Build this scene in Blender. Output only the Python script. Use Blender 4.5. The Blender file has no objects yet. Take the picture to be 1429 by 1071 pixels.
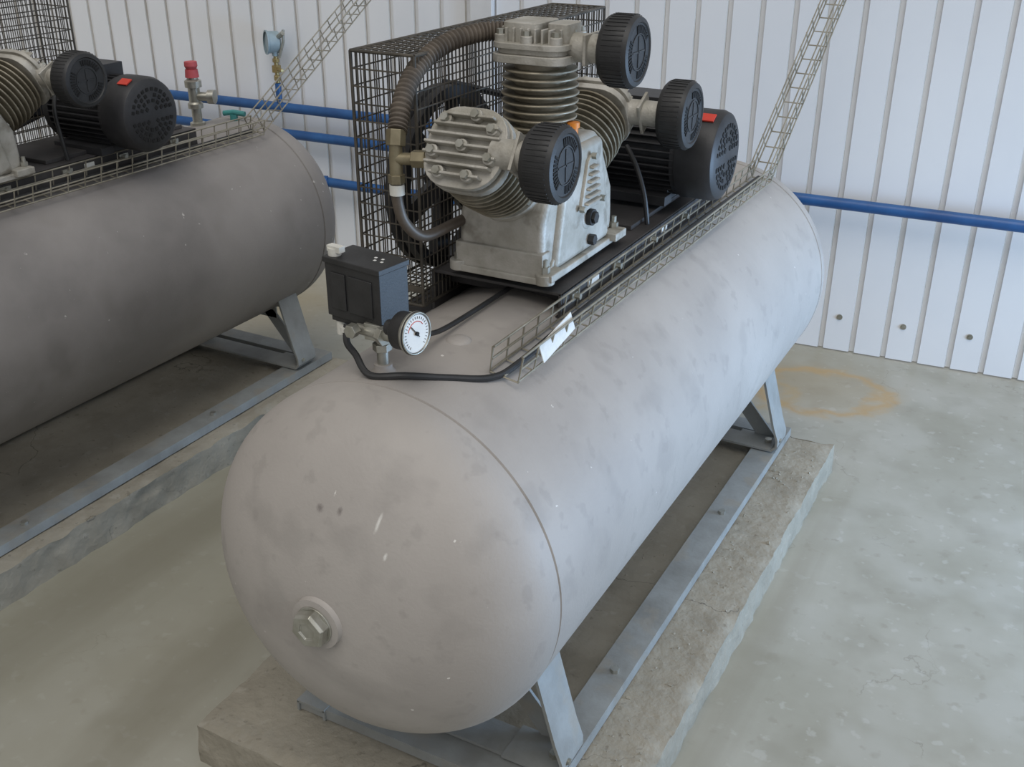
import bpy, bmesh, math, random
from mathutils import Vector, Matrix
from mathutils import noise as mn
random.seed(4)
V=Vector
scene=bpy.context.scene
# ------------------------------------------------------------------ materials
def mat(name,c1,c2=None,scale=6,rough=.6,metal=0.0,bump=0.0,bscale=60,specks=None,rough2=None,off=(0,0,0),detail=6,lo=.35,hi=.65,soft=.03):
    m=bpy.data.materials.new(name); m.use_nodes=True
    nt=m.node_tree; N=nt.nodes; L=nt.links
    b=N['Principled BSDF']
    b.inputs['Metallic'].default_value=metal; b.inputs['Roughness'].default_value=rough
    tc=N.new('ShaderNodeTexCoord'); mp=N.new('ShaderNodeMapping'); L.new(tc.outputs['Object'],mp.inputs[0])
    mp.inputs['Location'].default_value=off
    n=N.new('ShaderNodeTexNoise'); n.inputs['Scale'].default_value=scale; n.inputs['Detail'].default_value=detail
    n.inputs['Roughness'].default_value=.6
    L.new(mp.outputs[0],n.inputs['Vector'])
    r=N.new('ShaderNodeValToRGB'); L.new(n.outputs[0],r.inputs[0])
    r.color_ramp.elements[0].position=lo; r.color_ramp.elements[1].position=hi
    if c2 is None: c2=tuple(x*.8 for x in c1)
    r.color_ramp.elements[0].color=(*c2,1); r.color_ramp.elements[1].color=(*c1,1)
    out=r.outputs[0]
    if specks:
        for (sc,th,col,amt,sf) in specks:
            v=N.new('ShaderNodeTexNoise'); v.inputs['Scale'].default_value=sc; v.inputs['Detail'].default_value=3
            L.new(mp.outputs[0],v.inputs['Vector'])
            q=N.new('ShaderNodeMapRange'); q.inputs[1].default_value=th; q.inputs[2].default_value=th+sf; q.inputs[4].default_value=amt
            L.new(v.outputs[0],q.inputs[0])
            mx=N.new('ShaderNodeMix'); mx.data_type='RGBA'; L.new(q.outputs[0],mx.inputs[0]); L.new(out,mx.inputs[6]); mx.inputs[7].default_value=(*col,1)
            out=mx.outputs[2]
    L.new(out,b.inputs['Base Color'])
    if bump:
        n2=N.new('ShaderNodeTexNoise'); n2.inputs['Scale'].default_value=bscale; n2.inputs['Detail'].default_value=5
        L.new(mp.outputs[0],n2.inputs['Vector'])
        bp=N.new('ShaderNodeBump'); bp.inputs['Strength'].default_value=bump; bp.inputs['Distance'].default_value=.01
        L.new(n2.outputs[0],bp.inputs['Height']); L.new(bp.outputs[0],b.inputs['Normal'])
    return m
def stainmix(m,c,s,rot,col,amt,ring=False,nscale=2.2,namp=.9):
    nt=m.node_tree;N=nt.nodes;L=nt.links; b=N['Principled BSDF']; src=b.inputs['Base Color'].links[0].from_socket
    tc=N.new('ShaderNodeTexCoord')
    mp=N.new('ShaderNodeMapping'); mp.vector_type='TEXTURE'; mp.inputs['Location'].default_value=c; mp.inputs['Scale'].default_value=s; mp.inputs['Rotation'].default_value=rot
    L.new(tc.outputs['Object'],mp.inputs[0])
    nz=N.new('ShaderNodeTexNoise'); nz.inputs['Scale'].default_value=nscale; nz.inputs['Detail'].default_value=7; L.new(mp.outputs[0],nz.inputs['Vector'])
    ln=N.new('ShaderNodeVectorMath'); ln.operation='LENGTH'; L.new(mp.outputs[0],ln.inputs[0])
    a=N.new('ShaderNodeMath'); a.operation='MULTIPLY_ADD'; L.new(nz.outputs[0],a.inputs[0]); a.inputs[1].default_value=namp; L.new(ln.outputs['Value'],a.inputs[2])
    cr=N.new('ShaderNodeValToRGB'); e=cr.color_ramp.elements
    sc=N.new('ShaderNodeMath'); sc.operation='MULTIPLY'; sc.inputs[1].default_value=.5; L.new(a.outputs[0],sc.inputs[0]); L.new(sc.outputs[0],cr.inputs[0])
    if ring:
        e[0].position=.0; e[0].color=(.15,.15,.15,1); e[1].position=.9; e[1].color=(0,0,0,1)
        k=e.new(.58);k.color=(.15,.15,.15,1); k=e.new(.69);k.color=(1,1,1,1); k=e.new(.79);k.color=(.12,.12,.12,1)
    else:
        e[0].position=.35;e[0].color=(1,1,1,1);e[1].position=.75;e[1].color=(0,0,0,1)
    mu=N.new('ShaderNodeMath'); mu.operation='MULTIPLY'; mu.inputs[1].default_value=amt; L.new(cr.outputs[0],mu.inputs[0])
    mx=N.new('ShaderNodeMix'); mx.data_type='RGBA'; L.new(mu.outputs[0],mx.inputs[0]); L.new(src,mx.inputs[6]); mx.inputs[7].default_value=(*col,1)
    L.new(mx.outputs[2],b.inputs['Base Color'])
M={}
sp=[(55,.745,(.74,.72,.68),.8,.02),(11,.55,(.28,.26,.24),.42,.12),(26,.60,(.27,.25,.23),.35,.07),(2.2,.48,(.44,.415,.385),.45,.2)]
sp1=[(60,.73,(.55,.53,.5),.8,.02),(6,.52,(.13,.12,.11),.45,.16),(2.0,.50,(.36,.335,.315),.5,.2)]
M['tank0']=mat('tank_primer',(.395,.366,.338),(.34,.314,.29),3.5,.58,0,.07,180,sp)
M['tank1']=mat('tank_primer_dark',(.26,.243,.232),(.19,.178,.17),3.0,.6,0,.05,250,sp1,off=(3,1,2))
for c,s,col in (((-.757,1.009,.733),(.003,.02,.017),(.70,.69,.65)),((-.945,1.01,.667),(.003,.02,.010),(.7,.7,.66)),((-.74,1.0,.69),(.003,.02,.007),(.72,.71,.67)),
                ((-.85,1.0,.735),(.007,.02,.007),(.17,.15,.14)),((-.817,1.0,.738),(.005,.02,.007),(.17,.15,.14)),((-.72,1.03,.50),(.07,.05,.05),(.30,.275,.255)),((-.90,.98,.52),(.10,.05,.07),(.29,.265,.245)),((-.66,1.55,.79),(.02,.02,.02),(.28,.26,.24)),((-.62,1.75,.77),(.05,.02,.02),(.29,.27,.25)),((-.80,1.0,.45),(.12,.06,.04),(.27,.25,.23))):
    stainmix(M['tank0'],c,s,(0,.2,0),col,.8 if col[0]>.6 or col[0]<.2 else .6)
M['frame']=mat('frame_paint',(.29,.305,.30),(.21,.215,.205),9,.5,0,.08,120,[(12,.55,(.29,.265,.22),.5,.1)])
M['alu']=mat('cast_aluminium',(.51,.49,.445),(.34,.32,.27),14,.54,.32,.15,260,[(25,.56,(.18,.158,.12),.55,.12)])
M['aludirty']=mat('oily_aluminium',(.40,.36,.28),(.17,.145,.10),12,.5,.4,.1,200)
M['black']=mat('black_plastic',(.028,.028,.029),(.016,.016,.016),20,.5,0,.05,300)
M['blackpaint']=mat('black_paint_dusty',(.034,.034,.037),(.014,.014,.015),10,.5,0,.03,200)
M['plate']=mat('platform_paint',(.065,.06,.06),(.035,.033,.032),8,.6,0,.04,200)
M['wire']=mat('guard_wire',(.11,.095,.075),(.05,.045,.037),20,.5,.3)
M['galv']=mat('galvanised_wire',(.40,.37,.30),(.24,.22,.17),20,.45,.5)
M['zinc']=mat('zinc_plated',(.46,.455,.41),(.32,.31,.26),30,.38,.75)
M['brass']=mat('dull_brass',(.30,.26,.17),(.19,.16,.10),20,.45,.6)
M['brass2']=mat('brass',(.45,.36,.18),(.3,.23,.1),20,.4,.7)
M['hose']=mat('rubber_hose',(.13,.105,.08),(.065,.052,.04),30,.65,0)
M['pipe']=mat('brown_pipe',(.15,.125,.10),(.09,.07,.055),20,.5,.3)
M['white']=mat('white_plastic',(.68,.67,.61),(.56,.55,.5),20,.5,0)
M['dial']=mat('dial_face',(.72,.68,.60),(.64,.60,.54),20,.4,0)
M['red']=mat('red_sticker',(.62,.05,.03),(.5,.04,.02),20,.5,0)
M['redcap']=mat('faded_red_plastic',(.50,.09,.10),(.38,.06,.07),20,.6,0)
M['orange']=mat('orange_cap',(.75,.25,.03),(.6,.18,.02),20,.5,0)
M['bluepaint']=mat('blue_pipe_paint',(.02,.10,.28),(.012,.065,.20),10,.4,0)
M['bluegrey']=mat('gauge_body',(.30,.38,.42),(.22,.30,.34),10,.4,0)
M['dark']=mat('dark_void',(.008,.008,.008),(.005,.005,.005),20,.8,0)
M['label']=mat('paper_label',(.78,.78,.75),(.66,.66,.62),60,.6,0)
M['trim']=mat('white_trim',(.70,.70,.70),(.62,.62,.62),6,.5,0)
M['greencap']=mat('green_valve',(.05,.26,.25),(.04,.18,.18),10,.5,0)
# ------------------------------------------------------------------ builder
class B:
    def __init__(s): s.bm=bmesh.new()
    def face(s,vs):
        try: return s.bm.faces.new(vs)
        except Exception: return None
    def box(s,c,size,R=None):
        c=V(c); h=V(size)*.5
        vs=[]
        for x in(-1,1):
            for y in(-1,1):
                for z in(-1,1):
                    q=V((x*h.x,y*h.y,z*h.z))
                    if R: q=R@q
                    vs.append(s.bm.verts.new(c+q))
        for f in((0,1,3,2),(4,6,7,5),(0,4,5,1),(2,3,7,6),(0,2,6,4),(1,5,7,3)): s.face([vs[i] for i in f])
    def frame(s,A):
        A=V(A).normalized()
        ref=V((0,0,1)) if abs(A.z)<.9 else V((1,0,0))
        u=ref.cross(A).normalized(); w=A.cross(u)
        return A,u,w
    def rev(s,O,A,prof,seg=32,phase=0):
        O=V(O); A,u,w=s.frame(A); rings=[]
        for (r,h) in prof:
            if r<1e-6: rings.append([s.bm.verts.new(O+A*h)])
            else: rings.append([s.bm.verts.new(O+A*h+(u*math.cos(2*math.pi*i/seg+phase)+w*math.sin(2*math.pi*i/seg+phase))*r) for i in range(seg)])
        for a,b in zip(rings,rings[1:]):
            for i in range(seg):
                j=(i+1)%seg
                if len(a)==1 and len(b)==1: break
                if len(a)==1: s.face([a[0],b[j],b[i]])
                elif len(b)==1: s.face([a[i],a[j],b[0]])
                else: s.face([a[i],a[j],b[j],b[i]])
    def cyl(s,p0,p1,r0,r1=None,seg=20,phase=0):
        p0=V(p0);p1=V(p1); d=(p1-p0).length
        r1=r0 if r1 is None else r1
        s.rev(p0,p1-p0,[(0,0),(r0,0),(r1,d),(0,d)],seg,phase)
    def tube(s,pts,r,seg=8,sub=0,rad=None):
        pts=[V(p) for p in pts]
        if sub:
            P=[pts[0]]+pts+[pts[-1]]; o=[]
            for i in range(1,len(P)-2):
                for k in range(sub):
                    t=k/sub; a,b,c,d=P[i-1],P[i],P[i+1],P[i+2]
                    o.append(.5*((2*b)+(c-a)*t+(2*a-5*b+4*c-d)*t*t+(3*b-a-3*c+d)*t**3))
            o.append(pts[-1]); pts=o
        n=len(pts); rings=[]; u=None
        for i in range(n):
            T=(pts[min(i+1,n-1)]-pts[max(i-1,0)]).normalized()
            if u is None: _,u,_w=s.frame(T)
            u=(u-T*u.dot(T)).normalized(); w=T.cross(u)
            rr=rad(i) if rad else r
            rings.append([s.bm.verts.new(pts[i]+(u*math.cos(2*math.pi*k/seg)+w*math.sin(2*math.pi*k/seg))*rr) for k in range(seg)])
        for a,b in zip(rings,rings[1:]):
            for k in range(seg):
                j=(k+1)%seg; s.face([a[k],a[j],b[j],b[k]])
        s.face(rings[0][::-1]); s.face(rings[-1])
    def prism(s,poly,O,U,W,D,d):
        O=V(O);U=V(U);W=V(W);D=V(D)
        a=[s.bm.verts.new(O+U*x+W*y) for x,y in poly]; b=[s.bm.verts.new(O+U*x+W*y+D*d) for x,y in poly]
        s.face(a[::-1]); s.face(b)
        n=len(poly)
        for i in range(n): j=(i+1)%n; s.face([a[i],a[j],b[j],b[i]])
    def done(s,name,m,parent=None,bevel=0,ang=35,seg=2,shift=None):
        if shift: bmesh.ops.translate(s.bm,verts=s.bm.verts,vec=V(shift))
        bmesh.ops.recalc_face_normals(s.bm,faces=s.bm.faces)
        for f in s.bm.faces: f.smooth=True
        for e in s.bm.edges:
            if len(e.link_faces)==2 and e.calc_face_angle(0)>math.radians(ang): e.smooth=False
        me=bpy.data.meshes.new(name); s.bm.to_mesh(me); s.bm.free()
        o=bpy.data.objects.new(name,me); scene.collection.objects.link(o)
        me.materials.append(M[m] if isinstance(m,str) else m)
        if parent: o.parent=parent
        if bevel:
            bv=o.modifiers.new('bevel','BEVEL'); bv.width=bevel; bv.segments=seg; bv.limit_method='ANGLE'; bv.angle_limit=math.radians(ang); bv.harden_normals=True
        return o
def empty(name,loc=(0,0,0)):
    e=bpy.data.objects.new(name,None); e.location=loc; e.empty_display_size=.1; scene.collection.objects.link(e); return e
def rrect(hx,hy,r,n=6):
    o=[]
    for cx,cy,a0 in((hx-r,hy-r,0),(-hx+r,hy-r,90),(-hx+r,-hy+r,180),(hx-r,-hy+r,270)):
        for i in range(n+1):
            a=math.radians(a0+90*i/n); o.append((cx+r*math.cos(a),cy+r*math.sin(a)))
    return o
X=V((1,0,0));Y=V((0,1,0));Z=V((0,0,1))
# ------------------------------------------------------------------ compressor
AX,AZ,R=-.847,.558,.30
def basket(b,P,Q,side,w=.05,h=.042,step=.05,rw=.0018):
    P=V(P);Q=V(Q);d=(Q-P);L=d.length;d.normalize()
    side=V(side);side=(side-d*side.dot(d)).normalized(); up=side.cross(d)
    if up.z<0: up=-up
    for a,c in((-.5,0),(0,0),(.5,0),(-.5,1),(.5,1),(.5,.5),(-.5,.5)):
        b.cyl(P+side*a*w+up*c*h,Q+side*a*w+up*c*h,rw*1.15,seg=6)
    n=int(L/step)
    for i in range(n+1):
        o=P+d*(i*L/n)-up*.002
        b.tube([o-side*w*.53+up*h*1.05,o-side*w*.5,o+side*w*.5,o+side*w*.53+up*h*1.05],rw,6)
def filt(b,dk,c,s=1.0):
    c=V(c)
    b.rev(c,X,[(0,0),(.058*s,0),(.062*s,.004),(.064*s,.010),(.064*s,.046),(.060*s,.053),(.052*s,.055),(.050*s,.0525),(0,.0525)],48)
    for i in range(44):
        a=2*math.pi*i/44
        b.box(c+X*.028+(Y*math.cos(a)+Z*math.sin(a))*.0635*s,(.036,.003,.0022),Matrix.Rotation(a,3,'X'))
    for g in range(3):
        for k in range(9):
            a=math.radians(g*120+30+k*9)
            dk.box(c+X*.0530+(Y*math.cos(a)+Z*math.sin(a))*.040*s,(.002,.012,.0035),Matrix.Rotation(a,3,'X'))
    b.rev(c+X*.0525,X,[(.030,0),(.030,.0015),(.028,.0015),(.028,0)],32)
    b.box(c+X*.0532,(.0012,.05,.003)); b.box(c+X*.0532,(.0012,.003,.05))
def unit(al,di,bk,dk,zn,O,W,top=False):
    O=V(O);W=V(W).normalized(); S=W.cross(X).normalized(); RM=Matrix((X,S,W)).transposed()
    al.rev(O+W*.118,W,[(0,0),(.068,0),(.068,.016),(.052,.02),(0,.02)],32)
    for i in range(6):
        a=math.pi/3*i+.5; p=O+W*.134+(X*math.cos(a)+S*math.sin(a))*.060
        zn.cyl(p,p+W*.010,.0065,seg=6)
    di.cyl(O+W*.13,O+W*.262,.045,seg=32)
    fr=.068 if top else .075
    for i in range(8):
        h=.150+i*.0135
        f=fr-.004*abs(i-4)/4
        di.rev(O+W*h,W,[(.044,0),(f-.001,0),(f,.0012),(f,.0024),(f-.001,.0036),(.044,.0036)],40)
    hx,hy=(.070,.064) if top else (.071,.067)
    rr=.03 if top else .050
    al.prism(rrect(hx,hy,rr),O+W*.260,X,S,W,.014)
    al.prism(rrect(hx-.008,hy-.008,rr-.005),O+W*.274,X,S,W,.014)
    al.prism(rrect(hx-.001,hy-.001,rr),O+W*.283,X,S,W,.010)
    if top:
        for i in range(9):
            y=-.054+i*.0135
            al.box(O+W*.303+X*y,(.0045,.10 if abs(y)<.05 else .07,.026),RM)
        al.prism(rrect(.034,.044,.012),O+W*.29+X*-.018,X,S,W,.034)
        al.prism(rrect(.020,.030,.01),O+W*.29+X*.045,X,S,W,.034)
    else:
        for i in range(7):
            y=-.048+i*.016; wx=math.sqrt(max(.0001,.064**2-(abs(y))**2))+.003
            al.box(O+W*.300+S*y,(2*wx,.0045,.018),RM)
    bolts=((-.052,.046),(0,.052),(.052,.046),(-.052,-.046),(0,-.052),(.052,-.046),(-.062,0),(.060,0)) if top else ((-.040,.040),(.012,.050),(.046,.030),(-.050,-.014),(-.030,-.046),(.022,-.047),(.053,-.016),(0,0))
    for x,y in bolts:
        p=O+W*.290+X*x+S*y
        al.cyl(p,p+W*.015,.0105,seg=16); zn.cyl(p+W*.015,p+W*.023,.0072,seg=6)
    al.cyl(O+W*.285+X*.05,O+W*.285+X*.135,.024,seg=24)
    al.box(O+W*.285+X*.095,(.006,.062,.05),RM)
def compressor(name,loc,tank,left=False):
    root=empty(name,loc)
    b=B(); y0,y1,dp=1.15,2.70,.18
    def dome(n=26):
        o=[]
        for i in range(n+1):
            t=i/n*math.pi/2; o.append((R*math.sin(t)**.88 if i else 0,dp*math.cos(t)))
        return o
    pr=[(r,-h) for r,h in dome()]
    pr=pr[:-1]+[(R,0),(R+.0005,.006),(R-.003,.0075),(R-.003,.0105),(R,.012)]
    for k in range(1,12): pr.append((R,.012+(y1-y0-.024)*k/12))
    pr+=[(R,y1-y0-.012),(R-.003,y1-y0-.0105),(R-.003,y1-y0-.0075),(R+.0005,y1-y0-.006),(R,y1-y0)]
    pr+=[(r,y1-y0+h) for r,h in dome()[::-1][1:]]
    b.rev((AX,y0,AZ),Y,pr,128)
    b.rev((AX,y0-dp+.012,AZ),-Y,[(.052,-.004),(.047,.006),(.041,.012),(.041,.020),(.028,.021),(.028,0)],40)
    b.rev((AX-.028,1.204,.845),Z,[(.024,0),(.020,.012),(.014,.018),(.014,.026),(0,.026)],24)
    b.rev((AX+.01,1.36,.845),Z,[(.024,0),(.022,.012),(.016,.016),(0,.018)],24)
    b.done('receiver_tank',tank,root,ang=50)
    b=B(); pc=V((AX,y0-dp-.006,AZ))
    b.rev(pc,-Y,[(0,0),(.031,0),(.031,.006),(.026,.006),(.026,.004)],32)
    b.rev(pc-Y*.004,-Y,[(0,0),(.030,0),(.030,.014),(.027,.019),(.015,.019),(.014,.016),(0,.016)],6,phase=.3)
    b.done('hex_plug','zinc',root,bevel=.001,ang=25)
    # support frame
    b=B()
    for yc in(1.285,2.59):
        for sgn in(1,-1):
            prof=[(.218,.335-AZ),(.256,.20-AZ),(.270,.162-AZ),(.270,.142-AZ),(.256,.126-AZ),(.15,.126-AZ)]
            inner=[(.212,.333-AZ),(.250,.198-AZ),(.264,.160-AZ),(.264,.144-AZ),(.253,.132-AZ),(.15,.132-AZ)]
            prof=[(.206,.366-AZ)]+prof; inner=[(.200,.366-AZ)]+inner
            poly=[(x*sgn,z) for x,z in prof+inner[::-1]]
            b.prism(poly,(AX,yc-.042,AZ),X,Z,Y,.084)
            yy=yc+.036
            b.prism([(sgn*.10,.28-AZ),(sgn*.204,.362-AZ),(sgn*.250,.20-AZ),(sgn*.230,.20-AZ),(sgn*.19,.30-AZ),(sgn*.08,.275-AZ)],(AX,yy,AZ),X,Z,Y,.006)
            b.prism([(sgn*.07,.275-AZ),(sgn*.12,.275-AZ),(sgn*.245,.131-AZ),(sgn*.19,.131-AZ)],(AX,yy,AZ),X,Z,Y,.006)
        b.box((AX,yc+.039,.268),(.26,.006,.04))
        b.box((AX,yc,.125),(.50,.07,.006))
    for sx in(1,-1):
        cx=AX+.232*sx
        b.box((cx,1.955,.119),(.064,1.53,.006))
        b.box((cx+.030*sx,1.955,.108),(.005,1.53,.022)); b.box((cx-.030*sx,1.955,.108),(.005,1.53,.022))
    for yy in(1.225,2.69):
        b.box((AX,yy,.117),(.48,.06,.006)); b.box((AX,yy-.028,.108),(.53,.005,.020))
    b.done('support_frame','frame',root,bevel=.002,ang=40)
    b=B()
    for yc in(1.285,2.59):
        for sgn in(1,-1):
            b.cyl((AX+sgn*.235,yc,.122),(AX+sgn*.235,yc,.142),.010,seg=6)
            b.cyl((AX+sgn*.268,yc-.02,.155),(AX+sgn*.274,yc-.02,.155),.006,seg=12)
    for y in(1.55,2.2): b.cyl((AX+.235,y,.12),(AX+.235,y,.130),.009,seg=6)
    b.cyl((AX+.235,1.215,.12),(AX+.235,1.215,.132),.011,seg=6)
    b.done('frame_bolts','zinc',root)
    # platform
    b=B()
    b.box((-.877,1.98,.887),(.262,.86,.006))
    b.box((-.749,1.98,.864),(.006,.86,.05)); b.box((-1.006,1.98,.847),(.006,.86,.084))
    b.box((-.765,1.98,.842),(.03,.86,.005)); b.box((-.985,1.98,.806),(.045,.86,.006))
    b.box((-1.035,1.90,.80),(.10,.70,.006))
    b.box((-.877,2.16,.895),(.20,.46,.010))
    for yy in(1.62,1.95,2.3): b.box((-.877,yy,.867),(.25,.03,.036))
    b.done('pump_platform','plate',root,bevel=.0015)
    b=B()
    for y in (1.60,1.78,1.96,2.14,2.32):
        b.box((-.744,y,.870),(.006,.03,.014)); b.cyl((-.742,y,.870),(-.732,y,.870),.006,seg=6)
    b.done('platform_clips','zinc',root)
    b=B(); b.box((-.745,1.68,.872),(.003,.045,.010)); b.box((-.745,2.03,.872),(.003,.03,.010)); b.done('platform_labels','label',root)
    # pump
    PS=(-.006,.002,.004) if not left else (.038,.0,-.006)
    CY,CZ=1.69,.99
    b=B()
    poly=[(-.148,-.078),(-.146,-.03),(-.1426,.013),(-.0826,.117),(-.062,.132),(.062,.132),(.0826,.117),(.1426,.013),(.146,-.03),(.148,-.078)]
    b.prism(poly,(-.940,CY,CZ),Y,Z,X,.165)
    poly2=[(-.115,-.078),(-.07,.122),(.07,.122),(.115,-.078)]
    b.prism(poly2,(-.790,CY,CZ),Y,Z,X,.026)
    b.done('crankcase','alu',root,bevel=.012,ang=30,seg=3,shift=PS)
    b=B()
    b.prism(rrect(.098,.158,.02),(-.857,CY,.8985),X,Y,Z,.013)
    b.box((-.857,CY-.138,.93),(.172,.03,.045))
    b.prism([(-.13,0),(-.10,.03),(.10,.03),(.13,0)],(-.945,CY,.912),Y,Z,X,.175)
    for x in(-.94,-.77):
        for y in(-.145,.145): b.cyl((x,CY+y,.899),(x,CY+y,.918),.017,seg=20)
    b.prism([(-.040,-.030),(-.034,-.042),(.034,-.042),(.042,-.030),(.016,.046),(.006,.055),(-.006,.055),(-.016,.046)],(-.766,CY+.012,CZ+.045),Y,Z,X,.008)
    for i in range(6):
        z=-.028+i*.0125; w=.060-(z+.03)*.55
        b.box((-.755,CY+.012,CZ+.045+z),(.010,w,.005))
    b.rev((-.770,CY+.01,CZ-.012),X,[(0,0),(.024,0),(.024,.006),(.019,.008),(0,.008)],28)
    b.box((-.762,CY+.130,.912),(.03,.05,.016)); b.box((-.762,CY-.130,.912),(.02,.05,.014))
    b.done('crankcase_castings','alu',root,bevel=.003,ang=35,shift=PS)
    al=B();di=B();bk=B();dk=B();zn=B()
    O=V((-.857,CY,.985))
    Ws=(V((0,-.846,.533)),V((0,.885,.466)),V((0,0,1)))
    for k,W in enumerate(Ws):
        Wn=W.normalized(); Ok=O+Wn*(.012 if k==0 else 0)
        if k==1 and left: Ok=Ok-Z*.012+X*.01
        unit(al,di,bk,dk,zn,Ok,W,k==2)
        e=(.022,.034,.028)[k]
        filt(bk,dk,Ok+Wn*(.285+(.024 if k==1 else 0))-Z*(.012 if k==1 else (.005 if k==0 else 0))+X*(.098+e),(.93,1.0,.91)[k])
    for y,z in((-.030,.012),(.055,.012),(.012,.098)):
        zn.cyl((-.760,CY+y,CZ+z),(-.750,CY+y,CZ+z),.006,seg=6)
    for x in(-.94,-.77):
        for y in(-.145,.145): zn.cyl((x,CY+y,.918),(x,CY+y,.930),.009,seg=6); zn.cyl((x,CY+y,.93),(x,CY+y,.942),.005,seg=10)
    bk.cyl((-.764,CY+.01,CZ-.012),(-.752,CY+.01,CZ-.012),.015,seg=20); bk.cyl((-.752,CY+.01,CZ-.012),(-.746,CY+.01,CZ-.012),.011,seg=6)
    bk.cyl((-.766,CY+.02,.933),(-.752,CY+.02,.933),.010,seg=6)
    al.done('cylinder_heads','alu',root,bevel=.0015,ang=40,shift=PS); di.done('cylinder_fins','aludirty',root,shift=PS)
    bk.done('air_filters','black',root,shift=PS); dk.done('filter_slots','dark',root,shift=PS); zn.done('pump_bolts','zinc',root,shift=PS)
    b=B(); b.cyl((-.79,CY-.005,1.118),(-.79,CY-.005,1.137),.009,seg=20); b.cyl((-.79,CY-.005,1.137),(-.79,CY-.005,1.146),.0115,seg=20); b.done('oil_filler_cap','orange',root,shift=PS)
    b=B()
    hp=[(-.905,1.69,1.288),(-.95,1.66,1.288),(-.985,1.60,1.276),(-1.00,1.535,1.250),(-.992,1.470,1.210),(-.978,1.425,1.160)]
    b.tube(hp,.015,14,sub=26,rad=lambda i:.0165 if i%3 else .0135)
    b.done('discharge_hose','hose',root,shift=PS)
    b=B()
    b.tube([(-.975,1.413,1.095),(-.975,1.413,1.05),(-.97,1.425,1.01),(-.957,1.46,.980),(-.94,1.53,.985),(-.93,1.57,.99)],.0095,12,sub=6)
    b.cyl((-.895,1.69,1.288),(-.92,1.68,1.290),.020,seg=20)
    b.done('condensate_pipe','pipe',root,shift=PS)
    b=B()
    b.cyl((-.978,1.423,1.165),(-.976,1.416,1.140),.016,seg=6); b.cyl((-.976,1.416,1.145),(-.975,1.413,1.085),.011,seg=16)
    b.cyl((-.975,1.414,1.120),(-.92,1.428,1.122),.010,seg=16); b.cyl((-.975,1.413,1.095),(-.975,1.413,1.080),.014,seg=6); b.cyl((-.948,1.422,1.121),(-.925,1.427,1.122),.015,seg=6)
    b.done('hose_fittings','brass',root,bevel=.001,shift=PS)
    b=B(); b.cyl((-.975,1.413,1.078),(-.975,1.413,1.061),.0125,seg=16); b.done('ptfe_joint','white',root,shift=PS)
    # motor
    MY,MZ=2.15,1.005; MS=(.034,0,0) if not left else (.068,0,-.02)
    b=B()
    b.cyl((-.99,MY,MZ),(-.765,MY,MZ),.078,seg=48)
    for i in range(36):
        a=2*math.pi*i/36
        b.box(V((-.875,MY,MZ))+(Y*math.cos(a)+Z*math.sin(a))*.083,(.19,.013,.0035),Matrix.Rotation(a,3,'X'))
    b.rev((-.78,MY,MZ),X,[(.06,0),(.092,0),(.093,.004),(.093,.065),(.088,.078),(.078,.084),(0,.084)],56)
    b.rev((-.79,MY,MZ),X,[(.06,0),(.089,0),(.089,.012),(.06,.012)],48)
    b.rev((-1.0,MY,MZ),X,[(0,0),(.06,0),(.088,.01),(.088,.03),(.07,.03)],48)
    b.box((-.875,MY,MZ+.095),(.10,.09,.04)); b.box((-.875,MY-.075,MZ-.085),(.17,.04,.02)); b.box((-.875,MY+.075,MZ-.085),(.17,.04,.02)); b.box((-.875,MY,MZ-.075),(.15,.11,.04))
    b.cyl((-1.12,MY,MZ),(-.99,MY,MZ),.014)
    b.done('electric_motor','blackpaint',root,bevel=.001,shift=MS)
    b=B()
    for rr,n in((.022,8),(.036,14),(.050,20),(.064,26)):
        for i in range(n):
            a=2*math.pi*i/n
            if abs((i*4/n+.5)%1-.5)<.06: continue
            b.box(V((-.6955,MY,MZ))+(Y*math.cos(a)+Z*math.sin(a))*rr,(.002,.0085,.0085),Matrix.Rotation(a,3,'X'))
    b.done('fan_cover_slots','dark',root,shift=MS)
    b=B(); b.box((-.730,MY-.043,MZ+.0852),(.032,.022,.003),Matrix.Rotation(math.radians(27),3,'X')); b.done('motor_sticker','red',root,shift=MS)
    b=B(); b.tube([(-.84,2.04,1.03),(-.80,2.0,1.0),(-.775,1.985,.95),(-.765,1.985,.89)],.005,8,sub=5)
    b.tube([(-.935,1.20,.925),(-.93,1.19,.90),(-.915,1.19,.882),(-.88,1.175,.862),(-.83,1.195,.864),(-.78,1.24,.853),(-.735,1.29,.843),(-.722,1.36,.845),(-.725,1.6,.849),(-.722,2.1,.849),(-.715,2.6,.849)],.0055,10,sub=6)
    b.tube([(-.845,1.225,.925),(-.85,1.27,.90),(-.86,1.34,.876),(-.865,1.45,.868),(-.865,1.62,.868)],.0045,8,sub=5)
    b.done('power_cables','black',root)
    # flywheel, belt, pulley
    b=B(); FX=-1.06
    def wheel(cy,cz,r,w,spokes):
        b.rev((FX-w/2,cy,cz),X,[(r-.022,0),(r,0),(r,.012),(r-.008,.017),(r,.022),(r,w),(r-.022,w),(r-.022,0)],56)
        b.cyl((FX-.03,cy,cz),(FX+.03,cy,cz),.028,seg=24)
        for i in range(spokes):
            a=2*math.pi*i/spokes+.3; d=Y*math.cos(a)+Z*math.sin(a)
            b.box(V((FX,cy,cz))+d*(r*.5),(.022,r-.02,.03),Matrix.Rotation(a,3,'X')@Matrix.Rotation(.35,3,'Y'))
    wheel(CY,1.02,.170,.04,6)
    b.rev((FX-.02,MY,MZ),X,[(0,0),(.06,0),(.06,.04),(0,.04)],32)
    b.cyl((FX,CY,1.0),(-.91,CY,1.0),.02)
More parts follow.
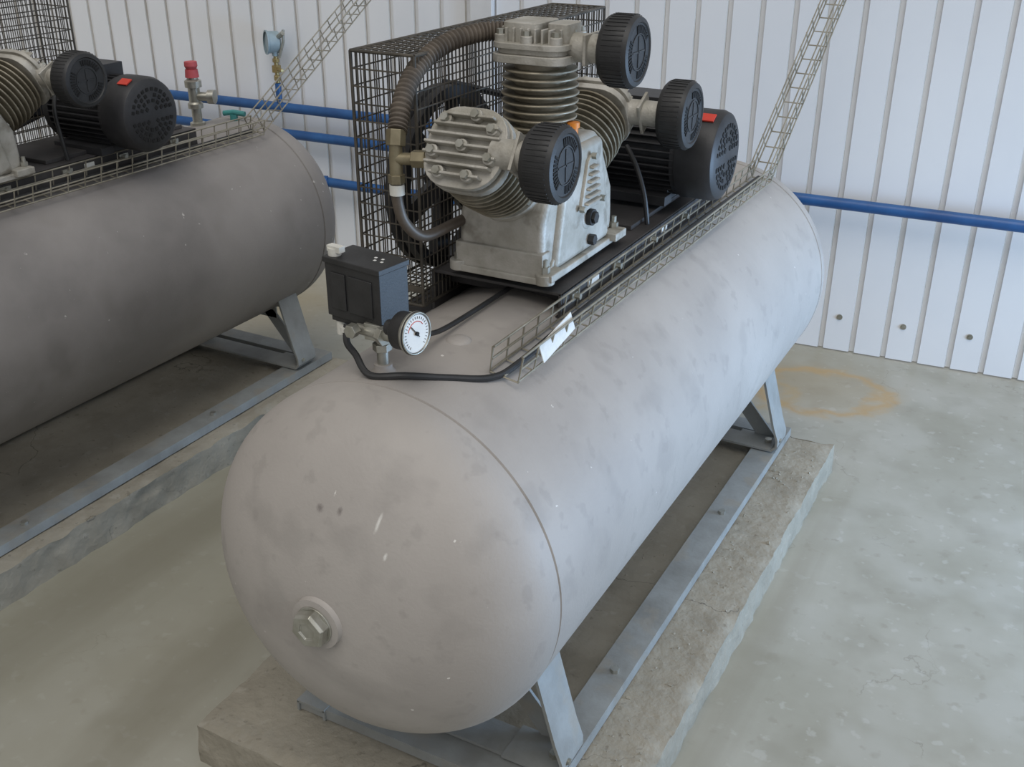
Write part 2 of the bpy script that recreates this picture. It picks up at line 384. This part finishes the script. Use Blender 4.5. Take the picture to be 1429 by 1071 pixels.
    for dx in(-.01,.01):
        b.tube([(FX+dx,CY+.02,1.191),(FX+dx,MY+.01,MZ+.062)],.006,6); b.tube([(FX+dx,CY+.02,.849),(FX+dx,MY+.01,MZ-.062)],.006,6)
    b.done('flywheel_and_belt','blackpaint',root)
    # belt guard
    b=B(); x0,x1,ya,yb,za,zb=-1.125,-.998,1.505,2.26,.835,1.270
    t=.003; nv,nh,ne=58,15,10
    for x in(x0,x1):
        for z in(za,zb): b.cyl((x,ya,z),(x,yb,z),t,seg=6)
        for y in(ya,yb): b.cyl((x,y,za),(x,y,zb),t,seg=6)
        for i in range(1,nv):
            y=ya+(yb-ya)*i/nv; b.cyl((x,y,za),(x,y,zb),.0013,seg=5)
        for i in range(1,nh):
            z=za+(zb-za)*i/nh; b.cyl((x,ya,z),(x,yb,z),.0015,seg=5)
    for y in(ya,yb):
        for z in(za,zb): b.cyl((x0,y,z),(x1,y,z),t,seg=6)
        for i in range(1,ne):
            x=x0+(x1-x0)*i/ne; b.cyl((x,y,za),(x,y,zb),.0014,seg=5)
        for i in range(1,nh):
            z=za+(zb-za)*i/nh; b.cyl((x0,y,z),(x1,y,z),.0015,seg=5)
    for z in(za,zb):
        for i in range(1,ne):
            x=x0+(x1-x0)*i/ne; b.cyl((x,ya,z),(x,yb,z),.0014,seg=5)
        for i in range(1,26):
            y=ya+(yb-ya)*i/26; b.cyl((x0,y,z),(x1,y,z),.0015,seg=5)
    b.box(((x0+x1)/2,ya,za+.03),(x1-x0,.004,.012))
    b.done('belt_guard','wire',root)
    # pressure switch
    b=B(); Rz=Matrix.Rotation(math.radians(-8),3,'Z'); c=V((-.912,1.225,.976))
    b.box(c,(.110,.062,.086),Rz); b.box(c+V((0,0,.046)),(.115,.067,.009),Rz); b.box(c+V((0,0,-.047)),(.102,.056,.010),Rz)
    b.box(c+Rz@V((-.028,-.032,.0)),(.030,.003,.058),Rz); b.box(c+Rz@V((.016,-.032,.0)),(.048,.003,.058),Rz)
    g=V((1,-.12,.05)).normalized(); g0=V((-.820,1.17,.950))
    b.rev(g0,g,[(0,0),(.024,0),(.028,.004),(.028,.026),(.032,.028),(.032,.034),(.028,.034)],40)
    b.cyl(g0-g*.02,g0,.012,seg=16)
    b.done('pressure_switch','black',root,bevel=.004,ang=50)
    gc=g0+g*.0315
    b=B(); b.rev(gc,g,[(0,0),(.028,0),(.028,.0015),(0,.0015)],40); b.done('gauge_dial','dial',root)
    b=B(); gu=g.cross(Z).normalized(); gz=gu.cross(g)
    for i in range(25):
        a=math.radians(-50+i*280/24); d=gu*math.cos(a)+gz*math.sin(a)
        b.tube([gc+g*.002+d*.0215,gc+g*.002+d*(.025)],.0004,4)
    b.tube([gc+g*.003-(gu*.5+gz*.6)*.01,gc+g*.003+(gu*.5+gz*.6)*.022],.0007,5); b.cyl(gc+g*.001,gc+g*.005,.003,seg=12)
    b.done('gauge_needle','dark',root)
    b=B()
    for i in range(9):
        a=math.radians(20+i*14); a2=math.radians(20+(i+1)*14)
        b.tube([gc+g*.0018+(gu*math.cos(a)+gz*math.sin(a))*.018,gc+g*.0018+(gu*math.cos(a2)+gz*math.sin(a2))*.018],.0006,4)
    b.done('gauge_red_arc','red',root)
    b=B(); b.rev(gc-g*.006,g,[(.0305,0),(.0325,.004),(.031,.0095),(.029,.0095),(.028,.007)],40)
    b.cyl((-.875,1.204,.868),(-.875,1.204,.94),.009,seg=16); b.cyl((-.875,1.204,.893),(-.875,1.204,.905),.015,seg=6)
    b.cyl((-.91,1.195,.925),(-.83,1.178,.932),.009,seg=16); b.cyl((-.862,1.185,.928),(-.85,1.18,.928),.015,seg=6)
    b.box((-.878,1.2,.927),(.03,.03,.026)); b.cyl((-.905,1.18,.93),(-.905,1.165,.93),.011,seg=6)
    b.done('switch_manifold','zinc',root,bevel=.001)
    b=B(); b.cyl(c+Rz@V((-.045,-.018,.05)),c+Rz@V((-.045,-.018,.062)),.010,seg=16); b.box(c+Rz@V((-.042,-.018,.061)),(.026,.012,.009),Rz)
    b.cyl(c+Rz@V((-.040,-.015,-.052)),c+Rz@V((-.040,-.015,-.075)),.011,seg=12); b.cyl(c+Rz@V((-.02,-.030,-.055)),c+Rz@V((-.02,-.030,-.062)),.009,seg=12)
    b.done('cable_glands','white',root)
    b=B()
    for k in range(4): b.box(c+Rz@V((.014+k*.007,.008-(k%2)*.010,.0508)),(.004,.004,.0006),Rz)
    b.done('switch_print','label',root)
    b=B(); basket(b,(-.722,1.305,.842),(-.712,2.62,.842),(.985,0,-.16))
    if left:
        basket(b,(-.712,2.62,.844),(-.775,3.25,1.13),(1,0,0)); basket(b,(-.775,3.25,1.13),(-.80,3.55,1.27),(1,0,0))
    else:
        basket(b,(-.712,2.62,.844),(-.693,3.1,1.21),(1,0,0)); basket(b,(-.693,3.1,1.21),(-.675,3.52,1.54),(1,0,0))
    b.done('wire_cable_tray','galv',root)
    b=B(); b.box((-.691,1.425,.868),(.0015,.12,.030),Matrix.Rotation(math.radians(-14),3,'Y')@Matrix.Rotation(math.radians(7),3,'X')); b.done('tray_tag','label',root)
    if left:
        o=V((-2.335,2.36,.855))-V(loc)
        b=B(); b.rev(o,Z,[(0,-.01),(.022,-.01),(.022,.01),(.014,.012),(.014,.05),(.022,.052),(.022,.065),(.017,.07),(.017,.11),(.024,.112),(.024,.13),(.016,.135),(.014,.15),(0,.15)],24)
        b.cyl(o+Z*.085,o+Z*.085+V((.05,.02,0)),.013,seg=16); b.cyl(o+Z*.085+V((.04,.015,0)),o+Z*.085+V((.058,.022,0)),.020,seg=20)
        b.done('safety_valve_body','zinc',root)
        b=B(); b.cyl(o+Z*.14,o+Z*.162,.020,.018,seg=20);b.cyl(o+Z*.162,o+Z*.172,.014,.019,seg=20);b.cyl(o+Z*.172,o+Z*.184,.019,.018,seg=20); b.done('safety_valve_cap','redcap',root)
        b=B(); b.cyl(o+V((.05,.10,-.01)),o+V((.05,.10,.02)),.012,seg=12); b.tube([o+V((.02,.09,.022)),o+V((.05,.10,.026)),o+V((.085,.11,.022))],.008,10); b.done('drain_tap_handle','greencap',root)
    return root
c1=compressor('air_compressor',(0,0,0),'tank0')
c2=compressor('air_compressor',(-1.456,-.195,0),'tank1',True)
# ------------------------------------------------------------------ plinths
def cracks(m,scale,col,amt,width=.006,thr=.5):
    nt=m.node_tree;N=nt.nodes;L=nt.links
    b=N['Principled BSDF']; src=b.inputs['Base Color'].links[0].from_socket
    tc=N.new('ShaderNodeTexCoord'); nz=N.new('ShaderNodeTexNoise'); nz.inputs['Scale'].default_value=5; nz.inputs['Detail'].default_value=6
    L.new(tc.outputs['Object'],nz.inputs['Vector'])
    ad=N.new('ShaderNodeMix'); ad.data_type='VECTOR'; ad.inputs[0].default_value=.3
    L.new(tc.outputs['Object'],ad.inputs[4]); L.new(nz.outputs['Color'],ad.inputs[5])
    vo=N.new('ShaderNodeTexVoronoi'); vo.feature='DISTANCE_TO_EDGE'; vo.inputs['Scale'].default_value=scale; L.new(ad.outputs[1],vo.inputs['Vector'])
    mr=N.new('ShaderNodeMapRange'); mr.inputs[1].default_value=.0; mr.inputs[2].default_value=width; mr.inputs[3].default_value=1; mr.inputs[4].default_value=0
    L.new(vo.outputs['Distance'],mr.inputs[0])
    n2=N.new('ShaderNodeTexNoise'); n2.inputs['Scale'].default_value=3.5; L.new(tc.outputs['Object'],n2.inputs['Vector'])
    m2=N.new('ShaderNodeMapRange'); m2.inputs[1].default_value=thr; m2.inputs[2].default_value=thr+.08; m2.inputs[4].default_value=amt; L.new(n2.outputs[0],m2.inputs[0])
    mm=N.new('ShaderNodeMath'); mm.operation='MULTIPLY'; L.new(mr.outputs[0],mm.inputs[0]); L.new(m2.outputs[0],mm.inputs[1])
    mx=N.new('ShaderNodeMix'); mx.data_type='RGBA'; L.new(mm.outputs[0],mx.inputs[0]); L.new(src,mx.inputs[6]); mx.inputs[7].default_value=(*col,1)
    L.new(mx.outputs[2],b.inputs['Base Color'])
M['conc']=mat('rough_concrete',(.32,.295,.24),(.255,.233,.185),5,.92,0,.5,45,[(9,.54,(.20,.18,.14),.55,.15),(30,.62,(.38,.36,.31),.35,.08),(60,.66,(.14,.12,.09),.45,.05)])
cracks(M['conc'],2.4,(.06,.05,.04),.7,.005,.50)
def plinth(x0,x1,y0,y1,h):
    b=bmesh.new(); bmesh.ops.create_cube(b,size=1)
    for v in b.verts: v.co=V((x0 if v.co.x<0 else x1,y0 if v.co.y<0 else y1,0 if v.co.z<0 else h))
    for ax,n in((0,60),(1,150),(2,8)):
        ed=[e for e in b.edges if abs((e.verts[0].co-e.verts[1].co)[ax])>.9*((x1-x0,y1-y0,h)[ax])]
        bmesh.ops.subdivide_edges(b,edges=ed,cuts=n,use_grid_fill=True)
    for v in b.verts:
        p=v.co.copy(); edge=min(abs(p.x-x0),abs(p.x-x1),abs(p.y-y0),abs(p.y-y1))
        n=mn.noise_vector(p*4)*.006+mn.noise_vector(p*20)*.005+mn.noise_vector(p*60)*.002
        chip=max(0,mn.noise(p*9+V((3,1,0)))-.2)
        cx=(x0+x1)/2
        if p.z>h-.001:
            n.z=min(n.z,0)*.4
            if edge<.014:
                n.z-=abs(mn.noise(p*14))*.008*(1-edge/.016)+.002+chip*.035*(1-edge/.016)
        elif p.z<.001: n.z=0; n*=1.3
        else:
            n.z*=.5
            if p.z>h*.6 and min(abs(p.x-x0),abs(p.x-x1))<.001: n.x+=-math.copysign(chip*.02,p.x-cx)
        v.co=p+n
    me=bpy.data.meshes.new('concrete_plinth'); b.normal_update()
    for f in b.faces:f.smooth=True
    for e in b.edges:
        if len(e.link_faces)==2 and e.calc_face_angle(0)>math.radians(50): e.smooth=False
    b.to_mesh(me);b.free(); o=bpy.data.objects.new('concrete_plinth',me); scene.collection.objects.link(o); me.materials.append(M['conc'])
    return o
pl=plinth(-1.26,-.462,1.07,2.74,.094)
plinth(-2.74,-1.99,.70,2.55,.094)
b=B()
for i in range(300):
    x=random.choice([-.55,-.50,-.57])+random.gauss(0,.022) if random.random()<.7 else random.uniform(-1.2,-.5); y=random.uniform(1.12,2.68)
    if x>-.48: continue
    if abs(x+.615)<.04 or abs(x+1.08)<.04: continue
    r=random.uniform(.0010,.0028)*(1.6 if random.random()<.06 else 1)
    q=Matrix.Rotation(random.random()*3,3,V((random.random(),random.random(),.3)).normalized())
    b.box((x,y,.092+r*.4),(r*2,r*random.uniform(1.2,2.4),r*1.3),q)
b.done('concrete_crumbs','conc',pl)
# ------------------------------------------------------------------ floor
fm=mat('floor_concrete',(.385,.38,.335),(.295,.29,.24),1.8,.42,0,.08,18,[(4,.5,(.42,.42,.385),.45,.15),(6,.53,(.235,.225,.18),.42,.18),(22,.62,(.24,.225,.18),.35,.08),(26,.62,(.47,.47,.44),.4,.06)],detail=8)
cracks(fm,1.6,(.15,.14,.11),.4,.003,.50)
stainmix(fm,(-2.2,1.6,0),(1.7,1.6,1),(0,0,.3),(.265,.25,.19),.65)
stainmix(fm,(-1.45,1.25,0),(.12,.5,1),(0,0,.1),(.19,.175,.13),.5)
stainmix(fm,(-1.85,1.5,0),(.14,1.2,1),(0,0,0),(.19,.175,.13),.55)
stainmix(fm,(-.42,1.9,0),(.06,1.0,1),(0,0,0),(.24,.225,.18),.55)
stainmix(fm,(-2.75,3.0,0),(.5,.5,1),(0,0,.3),(.33,.26,.14),.6)
stainmix(fm,(-.85,3.3,0),(.5,.28,1),(0,0,.3),(.27,.235,.155),.65)
stainmix(fm,(-.62,3.25,0),(.22,.17,1),(0,0,.2),(.42,.27,.10),.7,True)
stainmix(fm,(-.80,3.14,0),(.13,.11,1),(0,0,.5),(.40,.28,.12),.5,True)
stainmix(fm,(-1.95,1.02,0),(.035,.02,1),(0,0,.3),(.20,.10,.05),.9)
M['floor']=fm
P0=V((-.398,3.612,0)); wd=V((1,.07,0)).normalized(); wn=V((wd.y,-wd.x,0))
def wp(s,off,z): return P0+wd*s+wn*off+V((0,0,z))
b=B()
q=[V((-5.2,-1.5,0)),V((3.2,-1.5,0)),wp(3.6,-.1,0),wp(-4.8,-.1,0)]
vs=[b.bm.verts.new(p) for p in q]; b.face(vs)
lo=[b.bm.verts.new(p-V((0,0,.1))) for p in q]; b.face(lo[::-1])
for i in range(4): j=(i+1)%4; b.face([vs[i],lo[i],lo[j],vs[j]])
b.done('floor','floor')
# ------------------------------------------------------------------ wall
M['wall']=mat('white_profiled_sheet',(.80,.81,.825),(.74,.755,.78),1.2,.38,0,.15,3)
M['seam']=mat('sheet_groove_brown',(.60,.58,.54),(.47,.44,.40),4,.6,0)  # browner tone for one slope of each wall groove
b=B(); s=-4.75; prof=[]
while s<3.5:
    prof+=[(s,0),(s+.086,0),(s+.089,-.011),(s+.103,-.011)]; s+=.106
prof.append((s,0))
rows=[0.006,.5,1.2,2.0,2.8]
g=[[b.bm.verts.new(wp(a,o,z)) for a,o in prof] for z in rows]
for r0,r1 in zip(g,g[1:]):
    for i in range(len(prof)-1):
        f=b.face([r0[i],r0[i+1],r1[i+1],r1[i]])
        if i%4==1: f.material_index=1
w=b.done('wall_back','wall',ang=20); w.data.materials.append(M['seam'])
b=B()
k=0; s=-4.75+.042
while s<3.4:
    if k%2==0:
        p=wp(s,0,.13); b.cyl(p,p+wn*.003,.010,seg=14); b.cyl(p+wn*.003,p+wn*.008,.005,seg=6)
    s+=.106;k+=1
b.done('wall_screws','zinc',w)
b=B(); b.box(wp(-1.62,.012,1.4),(.085,.03,2.75),Matrix.Rotation(math.atan(.07),3,'Z')); b.done('trim_1','trim',None,bevel=.002)
b=B(); b.box(wp(-.46,.02,1.555),(.06,.04,.02),Matrix.Rotation(math.atan(.07),3,'Z')); b.box(wp(-.46,.012,1.58),(.03,.02,.06)); b.done('tray_bracket','plate')
# ------------------------------------------------------------------ blue pipes
b=B()
b.cyl(wp(-4.7,.06,.598),wp(3.2,.06,.506),.019,seg=20)
b.done('blue_air_pipe','bluepaint')
b=B()
b.cyl(wp(-4.7,.06,.70),wp(-1.35,.06,.665),.019,seg=20); b.tube([wp(-1.35,.06,.665),wp(-1.32,.06,.66),wp(-1.31,.06,.64),wp(-1.31,.06,.585)],.019,16,sub=4)
gp=wp(-2.50,.06,.68)
b.cyl(gp,gp+Z*.09,.012,seg=16)
b.done('blue_air_pipe','bluepaint')
b=B(); b.tube([wp(-2.45,.2,.33),wp(-2.38,.12,.375),wp(-2.30,.06,.392),wp(-2.2,.06,.392),wp(-1.3,.06,.385)],.019,16,sub=4); b.cyl(wp(-2.3,.06,.392),wp(-2.34,.075,.392),.027,seg=16); b.done('blue_air_pipe','bluepaint')
ge=empty('pressure_gauge')
b=B(); b.cyl(gp+Z*.09,gp+Z*.22,.008,seg=14); b.cyl(gp+Z*.10,gp+Z*.12,.014,seg=6); b.box(gp+Z*.145,(.026,.026,.028)); b.cyl(gp+Z*.17,gp+Z*.185,.014,seg=6)
b.cyl(gp+Z*.145,gp+Z*.145+V((.045,-.02,0)),.007,seg=12); b.done('brass_cock','brass2',ge,bevel=.002)
b=B(); gc=gp+Z*.245+V((-.015,0,0))
dr=V((-.75,-1,.05)).normalized()
b.rev(gc-dr*.03,dr,[(0,0),(.038,0),(.042,.004),(.042,.044),(.046,.046),(.046,.052),(.040,.052)],36); b.cyl(gp+Z*.195,gp+Z*.22,.012,seg=12)
b.done('gauge_case','bluegrey',ge)
b=B(); b.rev(gc+dr*.014,dr,[(0,0),(.04,0),(.04,.002),(0,.002)],36); b.done('dial','bluegrey',ge)
b=B(); b.cyl(gp+Z*.265+V((.02,0,0)),gp+Z*.275+V((.055,-.01,.01)),.009,seg=12); b.tube([gp+Z*.295+V((.05,0,0)),gp+Z*.25+V((.045,0,0)),gp+Z*.19+V((.02,0,0))],.006,10); b.done('side_tap','zinc',ge)
# ------------------------------------------------------------------ light
wo=bpy.data.worlds.new('world'); scene.world=wo; wo.use_nodes=True
nt=wo.node_tree;N=nt.nodes;L=nt.links; bg=N['Background']
tc=N.new('ShaderNodeTexCoord'); sx=N.new('ShaderNodeSeparateXYZ'); L.new(tc.outputs['Generated'],sx.inputs[0])
cr=N.new('ShaderNodeValToRGB'); mr=N.new('ShaderNodeMapRange'); mr.inputs[1].default_value=-1; L.new(sx.outputs['X'],mr.inputs[0]); L.new(mr.outputs[0],cr.inputs[0])
cr.color_ramp.elements[0].color=(.48,.455,.42,1); cr.color_ramp.elements[1].color=(.82,.86,.93,1)
L.new(cr.outputs[0],bg.inputs[0]); bg.inputs[1].default_value=.66
def sun(name,d,col,e,ang):
    l=bpy.data.lights.new(name,'SUN'); l.color=col; l.energy=e; l.angle=math.radians(ang)
    o=bpy.data.objects.new(name,l); scene.collection.objects.link(o); o.rotation_euler=V(d).to_track_quat('Z','Y').to_euler(); o.location=V(d)*5
sun('window_daylight',(1,.05,.45),(.80,.88,1.0),.35,50)
sun('roof_daylight',(.22,-.5,1),(1.0,.96,.90),1.3,40)
l=bpy.data.lights.new('doorway_daylight','AREA'); l.shape='RECTANGLE'; l.size=.9; l.size_y=.7; l.energy=30; l.color=(.42,.66,1.0); l.spread=math.radians(120)
o=bpy.data.objects.new('doorway_daylight',l); scene.collection.objects.link(o); o.location=(1.6,2.7,.5); o.rotation_euler=V((1,.20,.02)).to_track_quat('Z','Y').to_euler()
# ------------------------------------------------------------------ camera
cam=bpy.data.cameras.new('camera'); co=bpy.data.objects.new('camera',cam); scene.collection.objects.link(co); scene.camera=co
yaw=math.radians(28.5); p=math.atan(725/1500)
fh=V((-math.sin(yaw),math.cos(yaw),0)); r=V((math.cos(yaw),math.sin(yaw),0))
F=fh*math.cos(p)-Z*math.sin(p); U=fh*math.sin(p)+Z*math.cos(p)
m=Matrix((r,U,-F)).transposed().to_4x4(); m.translation=V((0,0,1.55)); co.matrix_world=m
cam.sensor_width=36; cam.lens=1500/1429*36; cam.clip_start=.05
scene.view_settings.view_transform='Standard'
